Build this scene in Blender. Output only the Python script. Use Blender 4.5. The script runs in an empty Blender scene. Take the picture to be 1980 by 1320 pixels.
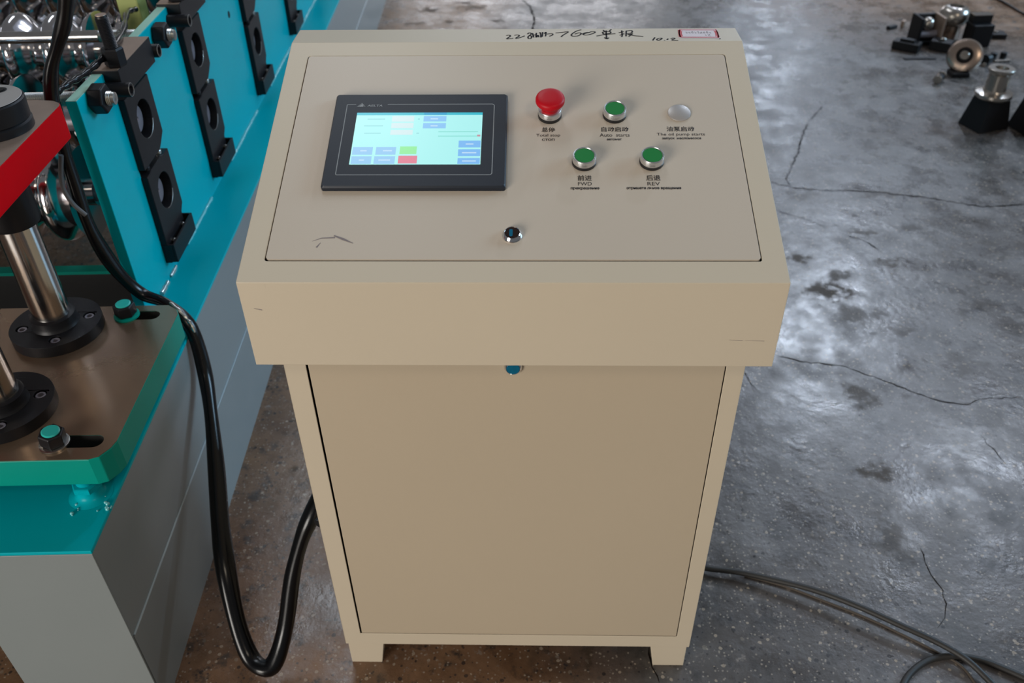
import bpy, bmesh, math, random
from mathutils import Vector, Matrix
from mathutils.geometry import tessellate_polygon
random.seed(7)
PI = math.pi
C = bpy.context.scene.collection
sc = bpy.context.scene

# ------------------------------------------------------------------ camera
FPX = 1675.46
CAM = Vector((.0211, -.7766, 1.3071))
def cam_axes(pi, ya, ro):
    pi, ya, ro = [math.radians(a) for a in (pi, ya, ro)]
    fw = Vector((math.sin(ya)*math.cos(pi), math.cos(ya)*math.cos(pi), -math.sin(pi)))
    r = fw.cross(Vector((0, 0, 1))).normalized(); u = r.cross(fw)
    return math.cos(ro)*r+math.sin(ro)*u, -math.sin(ro)*r+math.cos(ro)*u, fw
CR, CU, CF = cam_axes(37.9712, -1.571, -.7918)
cd = bpy.data.cameras.new('camera'); cam = bpy.data.objects.new('camera', cd); C.objects.link(cam)
cd.sensor_width = 36; cd.lens = FPX/1980*36; cd.clip_start = .02; cd.clip_end = 100
cam.matrix_world = Matrix(((CR.x, CU.x, -CF.x, CAM.x), (CR.y, CU.y, -CF.y, CAM.y), (CR.z, CU.z, -CF.z, CAM.z), (0, 0, 0, 1)))
cd.dof.use_dof = True; cd.dof.focus_distance = 1.12; cd.dof.aperture_fstop = 6.3
sc.camera = cam
# ------------------------------------------------------------------ view, world, lights
vs = sc.view_settings
vs.view_transform = 'Standard'; vs.look = 'None'; vs.gamma = 1; vs.use_curve_mapping = False; vs.exposure = 0.0
w = bpy.data.worlds.new('hall'); sc.world = w; w.use_nodes = True
bg = w.node_tree.nodes['Background']; bg.inputs[0].default_value = (.86, .88, .92, 1); bg.inputs[1].default_value = .15
def area(name, loc, target, sx, sy, power, col):
    l = bpy.data.lights.new(name, 'AREA'); l.shape = 'RECTANGLE'; l.size = sx; l.size_y = sy; l.energy = power; l.color = col
    o = bpy.data.objects.new(name, l); C.objects.link(o); o.location = loc
    o.rotation_euler = (Vector(target)-Vector(loc)).to_track_quat('-Z', 'Y').to_euler(); return o
# roof skylights of the factory hall, right-hand bay
area('roof_light_band', (6.0, 13, 8), (6.0, 13, 0), 5.0, 20, 70, (.64, .74, 1.0))
for x, y, sx, sy, p in ((4.45, 9.9, .34, .62, 310), (5.45, 6.7, .7, .9, 140), (5.75, 16.0, .5, 2.2, 45), (5.85, 21.0, .35, 6.0, 270)):
    area('roof_skylight', (x, y, 7), (x, y, 0), sx, sy, p, (.74, .84, 1.0))
area('roof_skylight', (-1.8, 6, 7.5), (-1.8, 6, 0), 1.4, 5, 150, (.85, .92, 1.0))
# tall gable window at the far end, window wall on the right
area('gable_window', (0, 25, 5.0), (0, 0, 1.0), 7, 3.0, 300, (.95, .95, 1.0))
area('side_windows', (7.5, 2.6, 3.6), (-.6, 1.0, .5), 4.0, 1.8, 400, (.46, .74, 1.0))
# open hall door behind and to the left of the viewer, lamp behind
area('hall_door_daylight', (-3.8, -5.0, 1.7), (0, 0, .6), 2.6, 2.4, 285, (1.0, .95, .88))
area('hall_lamp', (2.2, -3.0, 4.6), (0, .5, .5), 1.0, 1.0, 30, (1.0, .86, .68))

# ------------------------------------------------------------------ helpers
def ray(px): return CF+CR*((px[0]-990)/FPX)-CU*((px[1]-660)/FPX)
def on_plane(px, n, k):
    d = ray(px); return CAM+d*((k-n.dot(CAM))/n.dot(d))
def at_z(px, z): return on_plane(px, Vector((0, 0, 1)), z)
def at_y(px, y): return on_plane(px, Vector((0, 1, 0)), y)

def lin(c): return tuple((x/12.92 if x <= .04045 else ((x+.055)/1.055)**2.4) for x in c)
def rgb(r, g, b): return lin((r/255, g/255, b/255))+(1,)
def new_mat(name):
    m = bpy.data.materials.new(name); m.use_nodes = True; nt = m.node_tree
    return m, nt, nt.nodes['Principled BSDF']
def mat(name, col, rough=.5, metal=0, var=.08, scale=12, bump=0, bscale=200, coat=0, stretch=None, spec=None, rvar=.0):
    m, nt, b = new_mat(name); N = nt.nodes; L = nt.links
    tc = N.new('ShaderNodeTexCoord'); mp = N.new('ShaderNodeMapping'); L.new(tc.outputs['Object'], mp.inputs[0])
    if stretch: mp.inputs['Scale'].default_value = stretch
    nz = N.new('ShaderNodeTexNoise'); nz.inputs['Scale'].default_value = scale; nz.inputs['Detail'].default_value = 4
    L.new(mp.outputs[0], nz.inputs['Vector'])
    mx = N.new('ShaderNodeMix'); mx.data_type = 'RGBA'
    mx.inputs[6].default_value = tuple(c*(1-var) for c in col[:3])+(1,)
    mx.inputs[7].default_value = tuple(min(1, c*(1+var)) for c in col[:3])+(1,)
    L.new(nz.outputs[0], mx.inputs[0]); L.new(mx.outputs[2], b.inputs['Base Color'])
    b.inputs['Roughness'].default_value = rough; b.inputs['Metallic'].default_value = metal
    if rvar:
        mr = N.new('ShaderNodeMapRange'); mr.inputs[3].default_value = max(.02, rough-rvar); mr.inputs[4].default_value = rough+rvar
        mr.inputs[1].default_value = .3; mr.inputs[2].default_value = .7
        L.new(nz.outputs[0], mr.inputs[0]); L.new(mr.outputs[0], b.inputs['Roughness'])
    if spec is not None: b.inputs['Specular IOR Level'].default_value = spec
    if coat: b.inputs['Coat Weight'].default_value = coat; b.inputs['Coat Roughness'].default_value = .12
    if bump:
        n2 = N.new('ShaderNodeTexNoise'); n2.inputs['Scale'].default_value = bscale; L.new(tc.outputs['Object'], n2.inputs['Vector'])
        bp = N.new('ShaderNodeBump'); bp.inputs['Strength'].default_value = bump; bp.inputs['Distance'].default_value = .0006
        L.new(n2.outputs[0], bp.inputs['Height']); L.new(bp.outputs[0], b.inputs['Normal'])
    return m
def emit(name, col, strength=1.0):
    m, nt, b = new_mat(name); strength *= .92; b.inputs['Base Color'].default_value = (0, 0, 0, 1); b.inputs['Roughness'].default_value = .25
    b.inputs['Emission Color'].default_value = col; b.inputs['Emission Strength'].default_value = strength; return m

M = {}
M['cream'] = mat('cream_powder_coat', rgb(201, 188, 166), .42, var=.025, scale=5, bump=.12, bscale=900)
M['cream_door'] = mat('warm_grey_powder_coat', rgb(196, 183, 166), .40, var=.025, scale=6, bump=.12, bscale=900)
M['cream_shaded'] = mat('cream_front_door_shaded', rgb(186, 171, 148), .42, var=.03, scale=3, bump=.12, bscale=900)  # same cream paint, darkened: the shade on the front door is in its colour
M['teal'] = mat('teal_gloss_paint', rgb(0, 168, 180), .30, var=.05, scale=9, bump=.10, bscale=60, spec=.10)
M['teal_plate'] = mat('green_teal_paint', rgb(0, 146, 130), .36, spec=.22, var=.06, scale=14, bump=.1, bscale=80)
M['base_grey'] = mat('grey_machine_paint', rgb(132, 139, 139), .30, var=.05, scale=4, bump=.12, bscale=120)
M['black_steel'] = mat('blackened_steel', rgb(27, 27, 30), .42, metal=.2, spec=.32, var=.15, scale=30, bump=.1, bscale=400)
M['black_plastic'] = mat('black_plastic', rgb(22, 22, 24), .4, var=.1)
M['bezel'] = mat('slate_plastic', rgb(36, 41, 50), .42, var=.05, spec=.3)
M['bezel_line'] = mat('pale_print', rgb(150, 155, 158), .6, var=.02)
M['chrome'] = mat('chrome', rgb(225, 226, 228), .09, metal=1, var=.03)
M['column'] = mat('polished_column_steel', rgb(198, 195, 192), .16, metal=1, var=.18, scale=60, stretch=(1, 1, .03))
M['zinc'] = mat('zinc_steel', rgb(195, 196, 192), .28, metal=1, var=.1, scale=60)
M['roller'] = mat('hard_chromed_roller', rgb(205, 203, 205), .13, metal=1, var=.06, scale=20)
M['gun'] = mat('dull_shaft_steel', rgb(140, 137, 146), .42, metal=.5, var=.15, scale=80)
M['plate_steel'] = mat('ground_steel_plate', rgb(150, 127, 106), .24, metal=.7, var=.22, scale=7, bump=.12, bscale=160, rvar=.05)
M['cap_steel'] = mat('tan_ground_steel', rgb(165, 143, 128), .42, metal=.5, var=.15, scale=25)
M['red'] = mat('red_gloss_paint', rgb(196, 0, 14), .34, spec=.05, var=.08, scale=8, bump=.1, bscale=80)
M['red_cap'] = mat('red_button_plastic', rgb(186, 0, 22), .45, spec=.3, var=.03)
M['green_cap'] = mat('green_button_plastic', rgb(0, 122, 50), .38, var=.04)
M['collar'] = mat('satin_aluminium', rgb(215, 215, 215), .28, metal=.9, var=.03)
M['silver_blank'] = mat('grey_blanking_plug', rgb(175, 170, 166), .38, metal=.35, var=.03)
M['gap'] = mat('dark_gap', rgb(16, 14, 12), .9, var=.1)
M['ink'] = mat('black_ink', rgb(22, 18, 20), .6, var=.05)
M['marker'] = mat('marker_ink', rgb(34, 32, 36), .7, spec=.1, var=.2, scale=90)
M['scuff'] = mat('scuff_mark', rgb(128, 118, 118), .6, var=.2, scale=300)
M['paper'] = mat('sticker_paper', rgb(222, 210, 212), .6, var=.04)
M['sticker_red'] = mat('sticker_red_print', rgb(205, 70, 75), .6, var=.1)
M['cable'] = mat('black_cable_sleeve', rgb(10, 10, 12), .24, var=.3, scale=40, bump=.6, bscale=35, spec=.35)
M['rubber'] = mat('dull_rubber_cord', rgb(40, 38, 36), .55, var=.2, scale=40)
M['grey_cord'] = mat('grey_cord', rgb(95, 95, 95), .45, var=.05)
M['teal_mark'] = mat('turquoise_marking_paint', rgb(40, 185, 175), .4, var=.05)
M['light_teal_edge'] = mat('pale_green_ground_edge', rgb(160, 205, 185), .4, var=.08, scale=60)
M['weld'] = mat('bright_weld', rgb(180, 200, 200), .16, metal=.7, var=.3, scale=90, bump=.6, bscale=120)
M['weld_teal'] = mat('painted_weld', rgb(110, 195, 200), .08, var=.2, scale=90, bump=.6, bscale=150, coat=1)
M['seam'] = mat('grey_seam', rgb(160, 172, 176), .25, var=.05, coat=.6)
M['brass'] = mat('oiled_tan_steel', rgb(178, 158, 144), .26, metal=.9, var=.2, scale=30)
M['steel_worn'] = mat('worn_steel', rgb(175, 168, 160), .26, metal=.9, var=.2, scale=30)
M['pale_yellow'] = mat('pale_yellow_green_plastic', rgb(185, 195, 120), .5, var=.05)
M['blue_key'] = mat('blue_keyhole_film', rgb(0, 95, 125), .2, var=.2, scale=300)
M['dark_chrome'] = mat('dark_lock_core', rgb(70, 55, 52), .2, metal=.8, var=.1)

def tag(o, label=None, cat=None, group=None, kind=None):
    if label: o['label'] = label
    if cat: o['category'] = cat
    if group: o['group'] = group
    if kind: o['kind'] = kind
    return o
def thing(name, label, cat, loc=(0, 0, 0), rotz=0, group=None):
    o = bpy.data.objects.new(name, None); C.objects.link(o); o.empty_display_size = .05
    o.location = loc; o.rotation_euler = (0, 0, rotz); tag(o, label, cat, group); return o
def obj(name, bm, material, parent=None, smooth=False, off=None, label=None, bevel=0, angle=35):
    me = bpy.data.meshes.new(name)
    bmesh.ops.recalc_face_normals(bm, faces=bm.faces[:])
    bm.to_mesh(me); bm.free()
    ms = material if isinstance(material, (list, tuple)) else [material]
    for m_ in ms: me.materials.append(m_)
    if smooth:
        me.polygons.foreach_set('use_smooth', [True]*len(me.polygons))
        me.set_sharp_from_angle(angle=math.radians(angle))
    o = bpy.data.objects.new(name, me); C.objects.link(o)
    if parent: o.parent = parent
    if off is not None: o.location = off
    if label: o['label'] = label
    if bevel:
        bv = o.modifiers.new('bevel', 'BEVEL'); bv.width = bevel; bv.segments = 2; bv.limit_method = 'ANGLE'
    return o
def B(): return bmesh.new()
def box(bm, x0, x1, y0, y1, z0, z1, mi=0, rot=None, cen=None):
    vs_ = [Vector((x, y, z)) for z in (z0, z1) for y in (y0, y1) for x in (x0, x1)]
    if rot is not None: vs_ = [rot @ v + (cen or Vector()) for v in vs_]
    v = [bm.verts.new(p) for p in vs_]
    for f in ((0, 1, 3, 2), (4, 6, 7, 5), (0, 4, 5, 1), (2, 3, 7, 6), (0, 2, 6, 4), (1, 5, 7, 3)):
        bm.faces.new([v[i] for i in f]).material_index = mi
    return v
def frame_to(axis):
    return Vector(axis).normalized().to_track_quat('Z', 'Y').to_matrix()
def lathe(bm, prof, org=(0, 0, 0), axis=(0, 0, 1), seg=32, mi=0, cap0=True, cap1=True):
    """prof: (radius, height) list"""
    R = frame_to(axis); org = Vector(org); rings = []
    for r, h in prof:
        rings.append([bm.verts.new(org+R@Vector((r*math.cos(2*PI*k/seg), r*math.sin(2*PI*k/seg), h))) for k in range(seg)])
    for a, b_ in zip(rings, rings[1:]):
        for k in range(seg):
            bm.faces.new((a[k], a[(k+1) % seg], b_[(k+1) % seg], b_[k])).material_index = mi
    if cap0: bm.faces.new(rings[0][::-1]).material_index = mi
    if cap1: bm.faces.new(rings[-1]).material_index = mi
def cyl(bm, p0, p1, r, seg=24, mi=0, ch=0):
    p0 = Vector(p0); p1 = Vector(p1); L_ = (p1-p0).length
    prof = [(r-ch, 0), (r, ch), (r, L_-ch), (r-ch, L_)] if ch else [(r, 0), (r, L_)]
    lathe(bm, prof, p0, p1-p0, seg, mi)
def tube(bm, pts, r, seg=12, mi=0, flat=1.0, rf=None, closed_ends=True, up=None):
    pts = [Vector(p) for p in pts]; rings = []; n = len(pts); nrm = None
    for i, p in enumerate(pts):
        t = (pts[min(i+1, n-1)]-pts[max(i-1, 0)]).normalized()
        if nrm is None:
            nrm = t.cross(Vector((0, 0, 1)) if abs(t.z) < .9 else Vector((1, 0, 0))).normalized()
            if up is not None: nrm = (Vector(up)-t*t.dot(Vector(up))).normalized()
        nrm = (nrm-t*nrm.dot(t)).normalized(); bi = t.cross(nrm)
        rr = r*(rf(i/(n-1)) if rf else 1)
        rings.append([bm.verts.new(p+nrm*(rr*math.cos(2*PI*k/seg))+bi*(rr*flat*math.sin(2*PI*k/seg))) for k in range(seg)])
    for a, b_ in zip(rings, rings[1:]):
        for k in range(seg):
            bm.faces.new((a[k], a[(k+1) % seg], b_[(k+1) % seg], b_[k])).material_index = mi
    if closed_ends:
        bm.faces.new(rings[0][::-1]).material_index = mi; bm.faces.new(rings[-1]).material_index = mi
def spline(pts, n=12):
    P = [Vector(p) for p in pts]; out = []
    P = [P[0]*2-P[1]]+P+[P[-1]*2-P[-2]]
    for i in range(1, len(P)-2):
        for k in range(n):
            t = k/n; a, b_, c, d = P[i-1], P[i], P[i+1], P[i+2]
            out.append(.5*((2*b_)+(c-a)*t+(2*a-5*b_+4*c-d)*t*t+(3*b_-a-3*c+d)*t**3))
    out.append(P[-2]); return out
def extrude2d(bm, loops, fn, d0, d1, mi=0, hole_mi=None):
    """loops: outer then holes, 2D points; fn(a,b,d)->3D"""
    flat = [p for lp in loops for p in lp]
    tris = tessellate_polygon([[Vector((p[0], p[1], 0)) for p in lp] for lp in loops])
    v0 = [bm.verts.new(fn(p[0], p[1], d0)) for p in flat]; v1 = [bm.verts.new(fn(p[0], p[1], d1)) for p in flat]
    for t in tris:
        for vv in (v0, v1):
            try: bm.faces.new([vv[i] for i in t]).material_index = mi
            except ValueError: pass
    k = 0
    for lp in loops:
        n = len(lp)
        for i in range(n):
            a, b_ = k+i, k+(i+1) % n
            bm.faces.new((v0[a], v0[b_], v1[b_], v1[a])).material_index = mi if (lp is loops[0] or hole_mi is None) else hole_mi
        k += n
def circ(cx, cy, r, n=28, a0=0): return [(cx+r*math.cos(a0+2*PI*k/n), cy+r*math.sin(a0+2*PI*k/n)) for k in range(n)]
def slot(cx, cy, hl, r, n=10):
    """stadium along first axis"""
    return [(cx+hl+r*math.cos(a), cy+r*math.sin(a)) for a in [(-PI/2+PI*k/n) for k in range(n+1)]]+\
           [(cx-hl+r*math.cos(a), cy+r*math.sin(a)) for a in [(PI/2+PI*k/n) for k in range(n+1)]]
def rrect(x0, x1, y0, y1, r, n=5):
    o = []
    for cx, cy, a0 in ((x1-r, y0+r, -PI/2), (x1-r, y1-r, 0), (x0+r, y1-r, PI/2), (x0+r, y0+r, PI)):
        o += [(cx+r*math.cos(a0+PI/2*k/n), cy+r*math.sin(a0+PI/2*k/n)) for k in range(n+1)]
    return o
def hexnut(bm, org, axis, af, h, hole=0, rot=0, mi=0):
    """hexagonal prism with chamfered ends"""
    R = frame_to(axis); org = Vector(org); rr = af/math.sqrt(3)
    rings = []
    for s, hh in ((.90, 0), (1, h*.1), (1, h*.9), (.90, h)):
        rings.append([bm.verts.new(org+R@Vector((rr*s*math.cos(rot+PI/3*k), rr*s*math.sin(rot+PI/3*k), hh))) for k in range(6)])
    for a, b_ in zip(rings, rings[1:]):
        for k in range(6): bm.faces.new((a[k], a[(k+1) % 6], b_[(k+1) % 6], b_[k])).material_index = mi
    bm.faces.new(rings[0][::-1]).material_index = mi; bm.faces.new(rings[-1]).material_index = mi
def thread_prof(r, L_, pitch, depth):
    out = []; n = int(L_/pitch)
    for i in range(n): out += [(r-depth, i*pitch), (r, i*pitch+pitch*.5)]
    out.append((r-depth, n*pitch)); return out
def text_mesh(txt, w_, h_, fn, name, material, parent, bold=0, thick=.00012, shear=0):
    """lettering fitted into a w x h box centred at the origin of fn(u, v, lift)"""
    cu = bpy.data.curves.new('t', 'FONT'); cu.body = txt; cu.size = 1; cu.offset = bold; cu.resolution_u = 3; cu.shear = shear
    ob = bpy.data.objects.new('t', cu); C.objects.link(ob)
    dg = bpy.context.evaluated_depsgraph_get(); me = bpy.data.meshes.new_from_object(ob.evaluated_get(dg))
    bpy.data.objects.remove(ob); bpy.data.curves.remove(cu)
    if not len(me.vertices): return None
    xs = [v.co.x for v in me.vertices]; ys = [v.co.y for v in me.vertices]
    x0, x1, y0, y1 = min(xs), max(xs), min(ys), max(ys)
    for v in me.vertices:
        v.co = fn(((v.co.x-x0)/(x1-x0)-.5)*w_, ((v.co.y-y0)/(y1-y0)-.5)*h_, thick)
    me.name = name; me.materials.append(material)
    o = bpy.data.objects.new(name, me); C.objects.link(o); o.parent = parent; return o
def join_meshes(name, obs, material, parent):
    bm = B()
    for o in obs:
        if o is None: continue
        bm.from_mesh(o.data)
    for o in obs:
        if o is None: continue
        me = o.data; bpy.data.objects.remove(o); bpy.data.meshes.remove(me)
    return obj(name, bm, material, parent)

# ------------------------------------------------------------------ floor
def floor_material():
    m, nt, b = new_mat('sealed_concrete'); N = nt.nodes; L = nt.links
    tc = N.new('ShaderNodeTexCoord'); V_ = tc.outputs['Object']
    def noise(s, d=5, r=.55, vec=V_, dist=0):
        n = N.new('ShaderNodeTexNoise'); n.inputs['Scale'].default_value = s; n.inputs['Detail'].default_value = d
        n.inputs['Roughness'].default_value = r; n.inputs['Distortion'].default_value = dist; L.new(vec, n.inputs['Vector']); return n.outputs[0]
    def ramp(src, a, b2, c0=(0, 0, 0, 1), c1=(1, 1, 1, 1)):
        r = N.new('ShaderNodeValToRGB'); r.color_ramp.elements[0].position = a; r.color_ramp.elements[1].position = b2
        r.color_ramp.elements[0].color = c0; r.color_ramp.elements[1].color = c1; L.new(src, r.inputs[0]); return r.outputs[0]
    def mix(f, a, b2, mode='MIX'):
        x = N.new('ShaderNodeMix'); x.data_type = 'RGBA'; x.blend_type = mode
        if isinstance(f, float): x.inputs[0].default_value = f
        else: L.new(f, x.inputs[0])
        for i, s in ((6, a), (7, b2)):
            if isinstance(s, tuple): x.inputs[i].default_value = s
            else: L.new(s, x.inputs[i])
        return x.outputs[2]
    def math_(op, a, b2=0.0):
        x = N.new('ShaderNodeMath'); x.operation = op
        for i, s in ((0, a), (1, b2)):
            if isinstance(s, (float, int)): x.inputs[i].default_value = s
            else: L.new(s, x.inputs[i])
        return x.outputs[0]
    big = noise(1.3, 4, .6)
    base = mix(ramp(noise(5, 6, .65), .35, .68), rgb(72, 67, 65), rgb(98, 93, 90))
    # brown dirt: left bay and far aisle, where oil and rust have soaked in
    sx = N.new('ShaderNodeSeparateXYZ'); L.new(V_, sx.inputs[0])
    left = math_('ADD', math_('ADD', math_('MULTIPLY', sx.outputs[0], -3.0), 1.0), math_('MULTIPLY', sx.outputs[1], -.22))
    far = math_('ADD', math_('MULTIPLY', math_('ADD', sx.outputs[0], math_('MULTIPLY', sx.outputs[1], 1.0)), .6), -2.35)
    wh = math_('ADD', math_('MAXIMUM', left, far), math_('MULTIPLY', math_('SUBTRACT', big, .5), 1.2))
    brown = ramp(wh, 0.25, .95)
    base = mix(ramp(noise(11, 6, .7), .38, .5, (1, 1, 1, 1), (0, 0, 0, 1)), base, rgb(62, 59, 58))
    base = mix(math_('MULTIPLY', ramp(noise(2.6, 6, .7, dist=.6), .50, .66), .45), base, rgb(126, 122, 122))
    dirt = mix(ramp(noise(7, 6, .65), .35, .68), rgb(96, 68, 46), rgb(142, 106, 76))
    dirt = mix(ramp(noise(24, 5, .7), .36, .46, (1, 1, 1, 1), (0, 0, 0, 1)), dirt, rgb(66, 52, 42))
    base = mix(math_('MULTIPLY', brown, .85), base, dirt)
    base = mix(ramp(noise(34, 5, .75), .60, .70), base, rgb(140, 130, 122))
    # aggregate: pale and dark chips
    for sc_, th, col, amt, seed in ((150, .17, rgb(170, 158, 144), .55, 0), (70, .14, rgb(168, 152, 134), .7, 7), (34, .08, rgb(150, 140, 126), .35, 3), (110, .15, rgb(44, 42, 44), .7, 13), (48, .12, rgb(36, 34, 36), .75, 21)):
        mp = N.new('ShaderNodeMapping'); mp.inputs['Location'].default_value = (seed, seed*.7, 0); L.new(V_, mp.inputs[0])
        v = N.new('ShaderNodeTexVoronoi'); v.inputs['Scale'].default_value = sc_; v.inputs['Randomness'].default_value = 1
        ds = N.new('ShaderNodeTexNoise'); ds.inputs['Scale'].default_value = sc_*2; L.new(V_, ds.inputs['Vector'])
        L.new(mp.outputs[0], v.inputs['Vector'])
        d = math_('ADD', v.outputs['Distance'], math_('MULTIPLY', math_('SUBTRACT', ds.outputs[0], .5), .22))
        sel = N.new('ShaderNodeSeparateColor'); L.new(v.outputs['Color'], sel.inputs[0])
        pick = math_('GREATER_THAN', sel.outputs[0], .62)
        msk = math_('MULTIPLY', math_('LESS_THAN', d, th*1.5), pick)
        base = mix(math_('MULTIPLY', msk, amt), base, col)
    # separate oil and rust stains
    wob = N.new('ShaderNodeTexNoise'); wob.inputs['Scale'].default_value = 26; wob.inputs['Detail'].default_value = 8; wob.inputs['Roughness'].default_value = .72; L.new(V_, wob.inputs['Vector'])
    stains = [((1600, 562), .055, .020, .8), ((1545, 497), .035, .014, .7), ((1725, 510), .04, .018, .6), ((1665, 762), .032, .022, .55), ((1690, 915), .035, .016, .7),
              ((1865, 700), .04, .03, .35), ((1560, 380), .05, .03, .3), ((1905, 470), .06, .012, .5), ((1700, 375), .08, .014, .45), ((1660, 610), .05, .03, .4),
              ((1720, 1045), .03, .03, .35), ((400, 1215), .006, .006, .7), ((555, 1230), .01, .012, .6), ((1670, 450), .04, .012, .5), ((830, 20), .05, .02, .7), ((870, 42), .03, .012, .7), ((800, 45), .04, .012, .6), ((915, 15), .06, .02, .6), ((960, 40), .03, .012, .7), ((900, 5), .04, .015, .6), ((1700, 260), .07, .02, .35), ((1760, 440), .04, .012, .45), ((1620, 530), .03, .012, .6), ((1745, 640), .03, .015, .4), ((740, 905), .02, .02, .3), ((1140, 1262), .011, .008, .8),
              ((1140, 1285), .008, .006, .8), ((1030, 1268), .01, .012, .35), ((570, 905), .014, .006, .5), ((515, 975), .02, .01, .3)]
    smask = None
    for px, rx, ry, amt in stains:
        p = at_z(px, 0)
        mp = N.new('ShaderNodeMapping'); mp.inputs['Location'].default_value = (-p.x/rx, -p.y/(ry*1.6), 0); mp.inputs['Scale'].default_value = (1/rx, 1/(ry*1.6), 1)
        L.new(V_, mp.inputs[0])
        ln = N.new('ShaderNodeVectorMath'); ln.operation = 'LENGTH'; L.new(mp.outputs[0], ln.inputs[0])
        d = math_('ADD', ln.outputs['Value'], math_('MULTIPLY', math_('SUBTRACT', wob.outputs[0], .5), 6.5))
        r = N.new('ShaderNodeMapRange'); r.inputs[1].default_value = 1.35; r.inputs[2].default_value = .35; r.inputs[3].default_value = 0; r.inputs[4].default_value = amt
        L.new(d, r.inputs[0]); base = mix(r.outputs[0], base, rgb(66, 54, 42)); smask = r.outputs[0] if smask is None else math_('MAXIMUM', smask, r.outputs[0])
    L.new(base, b.inputs['Base Color'])
    rg = ramp(noise(7, 7, .7), .32, .68, (.12, .12, .12, 1), (.46, .46, .46, 1)); L.new(mix(smask, rg, (.7, .7, .7, 1)), b.inputs['Roughness'])
    spc = N.new('ShaderNodeMapRange'); spc.inputs[3].default_value = .55; spc.inputs[4].default_value = .2; L.new(smask, spc.inputs[0]); L.new(spc.outputs[0], b.inputs['Specular IOR Level'])
    bp = N.new('ShaderNodeBump'); bp.inputs['Strength'].default_value = .35; bp.inputs['Distance'].default_value = .004
    hh = math_('ADD', noise(16, 7, .65), math_('MULTIPLY', noise(70, 4), .30)); L.new(hh, bp.inputs['Height']); L.new(bp.outputs[0], b.inputs['Normal'])
    return m
bm = B(); g = [[bm.verts.new((x, y, 0)) for x in (-9, -3, 0, 3, 10)] for y in (-7, -2, 2, 8, 26)]
for i in range(4):
    for j in range(4): bm.faces.new((g[i][j], g[i][j+1], g[i+1][j+1], g[i+1][j]))
floor = tag(obj('floor', bm, floor_material()), 'polished grey concrete floor with brown stains, chips and cracks', kind='structure')
M['crack'] = mat('crack_dirt', rgb(30, 26, 24), .95, var=.2, spec=0)
def crack(pix, wd):
    bm = B(); pts = []
    P = [at_z(p, 0) for p in pix]
    for a, b_ in zip(P, P[1:]):
        n = max(2, int((b_-a).length/.012))
        for k in range(n):
            t = k/n; q = a.lerp(b_, t); j = .0035 if 0 < k else .001
            pts.append(Vector((q.x+random.uniform(-j, j), q.y+random.uniform(-j, j), .0004)))
    pts.append(P[-1]+Vector((0, 0, .0004))); prev = None
    for i, p in enumerate(pts):
        t = (pts[min(i+1, len(pts)-1)]-pts[max(i-1, 0)]).normalized(); nn = Vector((-t.y, t.x, 0))
        ww = wd*random.uniform(.35, 1.3)*(1 if 0 < i < len(pts)-1 else .2)
        cur = (bm.verts.new(p+nn*ww), bm.verts.new(p-nn*ww))
        if prev: bm.faces.new((prev[0], cur[0], cur[1], prev[1]))
        prev = cur
    obj('crack', bm, M['crack'], floor)
crack([(1500, 686), (1560, 700), (1625, 706), (1690, 728), (1760, 756), (1820, 776), (1870, 783), (1905, 770), (1980, 768)], .0016)
crack([(1490, 352), (1530, 362), (1590, 368), (1680, 370), (1790, 382), (1900, 400), (1980, 395)], .0028)
crack([(1530, 362), (1520, 345), (1540, 300), (1560, 240), (1590, 205)], .0024)
crack([(1895, 840), (1930, 880), (1950, 905)], .0010)
crack([(1780, 1060), (1795, 1100), (1822, 1140), (1828, 1180), (1812, 1215)], .0009)
crack([(1255, 1250), (1262, 1290), (1275, 1320)], .0014)
crack([(1030, 60), (1033, 35), (1025, 12), (1010, 0)], .0045)
crack([(1440, 720), (1455, 745), (1462, 752)], .0012)
crack([(1505, 408), (1560, 425), (1600, 440)], .0014)
crack([(1640, 455), (1680, 470), (1700, 485)], .0022)

# ------------------------------------------------------------------ control console
Z0, HH, DD, HS, AA, WB = .665, .116, .3779, .1306, .0265, .278
LL = math.hypot(DD, HS); EV = Vector((0, DD/LL, HS/LL)); NV = Vector((0, -HS/LL, DD/LL)); O0 = Vector((0, 0, Z0+HH))
def S(u, v, d=0): return O0+Vector((1, 0, 0))*u+EV*v+NV*d        # slope frame: across, up the slope, out of the slope
con = thing('control_console', 'cream freestanding control console with sloped panel, touch screen and green buttons', 'control console')
HT = Z0+HH+HS; TB = DD+.052
# head: front apron, side cheeks, sloped frame with opening, flat top, back
bm = B(); t = .0015
box(bm, -.3, .3, 0, t, Z0, Z0+HH)
for s in (-1, 1):
    x0, x1 = (s*.3, s*(.3-t)) if s > 0 else (s*.3, s*(.3-t))
    a = [(0, Z0), (TB, Z0), (TB, HT), (DD, HT), (0, Z0+HH)]
    extrude2d(bm, [a], lambda p, q, d: Vector((d, p, q)), min(x0, x1), max(x0, x1))
box(bm, -.3, .3, DD-.001, TB, HT-t, HT)
box(bm, -.3, .3, TB-t, TB, Z0, HT)
extrude2d(bm, [[(-.3, 0), (.3, 0), (.3, LL), (-.3, LL)], rrect(-.2738, .2738, .0298, .3726, .003)], S, -.0015, 0)
box(bm, -.2999, .2999, t, AA, Z0, Z0+t)
box(bm, -.2999, .2999, AA, TB, Z0-.0005, Z0+t-.0005)
obj('console_head', bm, M['cream'], con, bevel=.0012)
bm = B()                                                # dark folded rebate behind the sloped door
extrude2d(bm, [rrect(-.2742, .2742, .0294, .373, .003), rrect(-.262, .262, .042, .361, .003)], S, -.012, -.006)
obj('door_rebate', bm, M['gap'], con)
bm = B()
extrude2d(bm, [rrect(-.2726, .2726, .0316, .3716, .004)], S, -.004, .0006)
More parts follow.
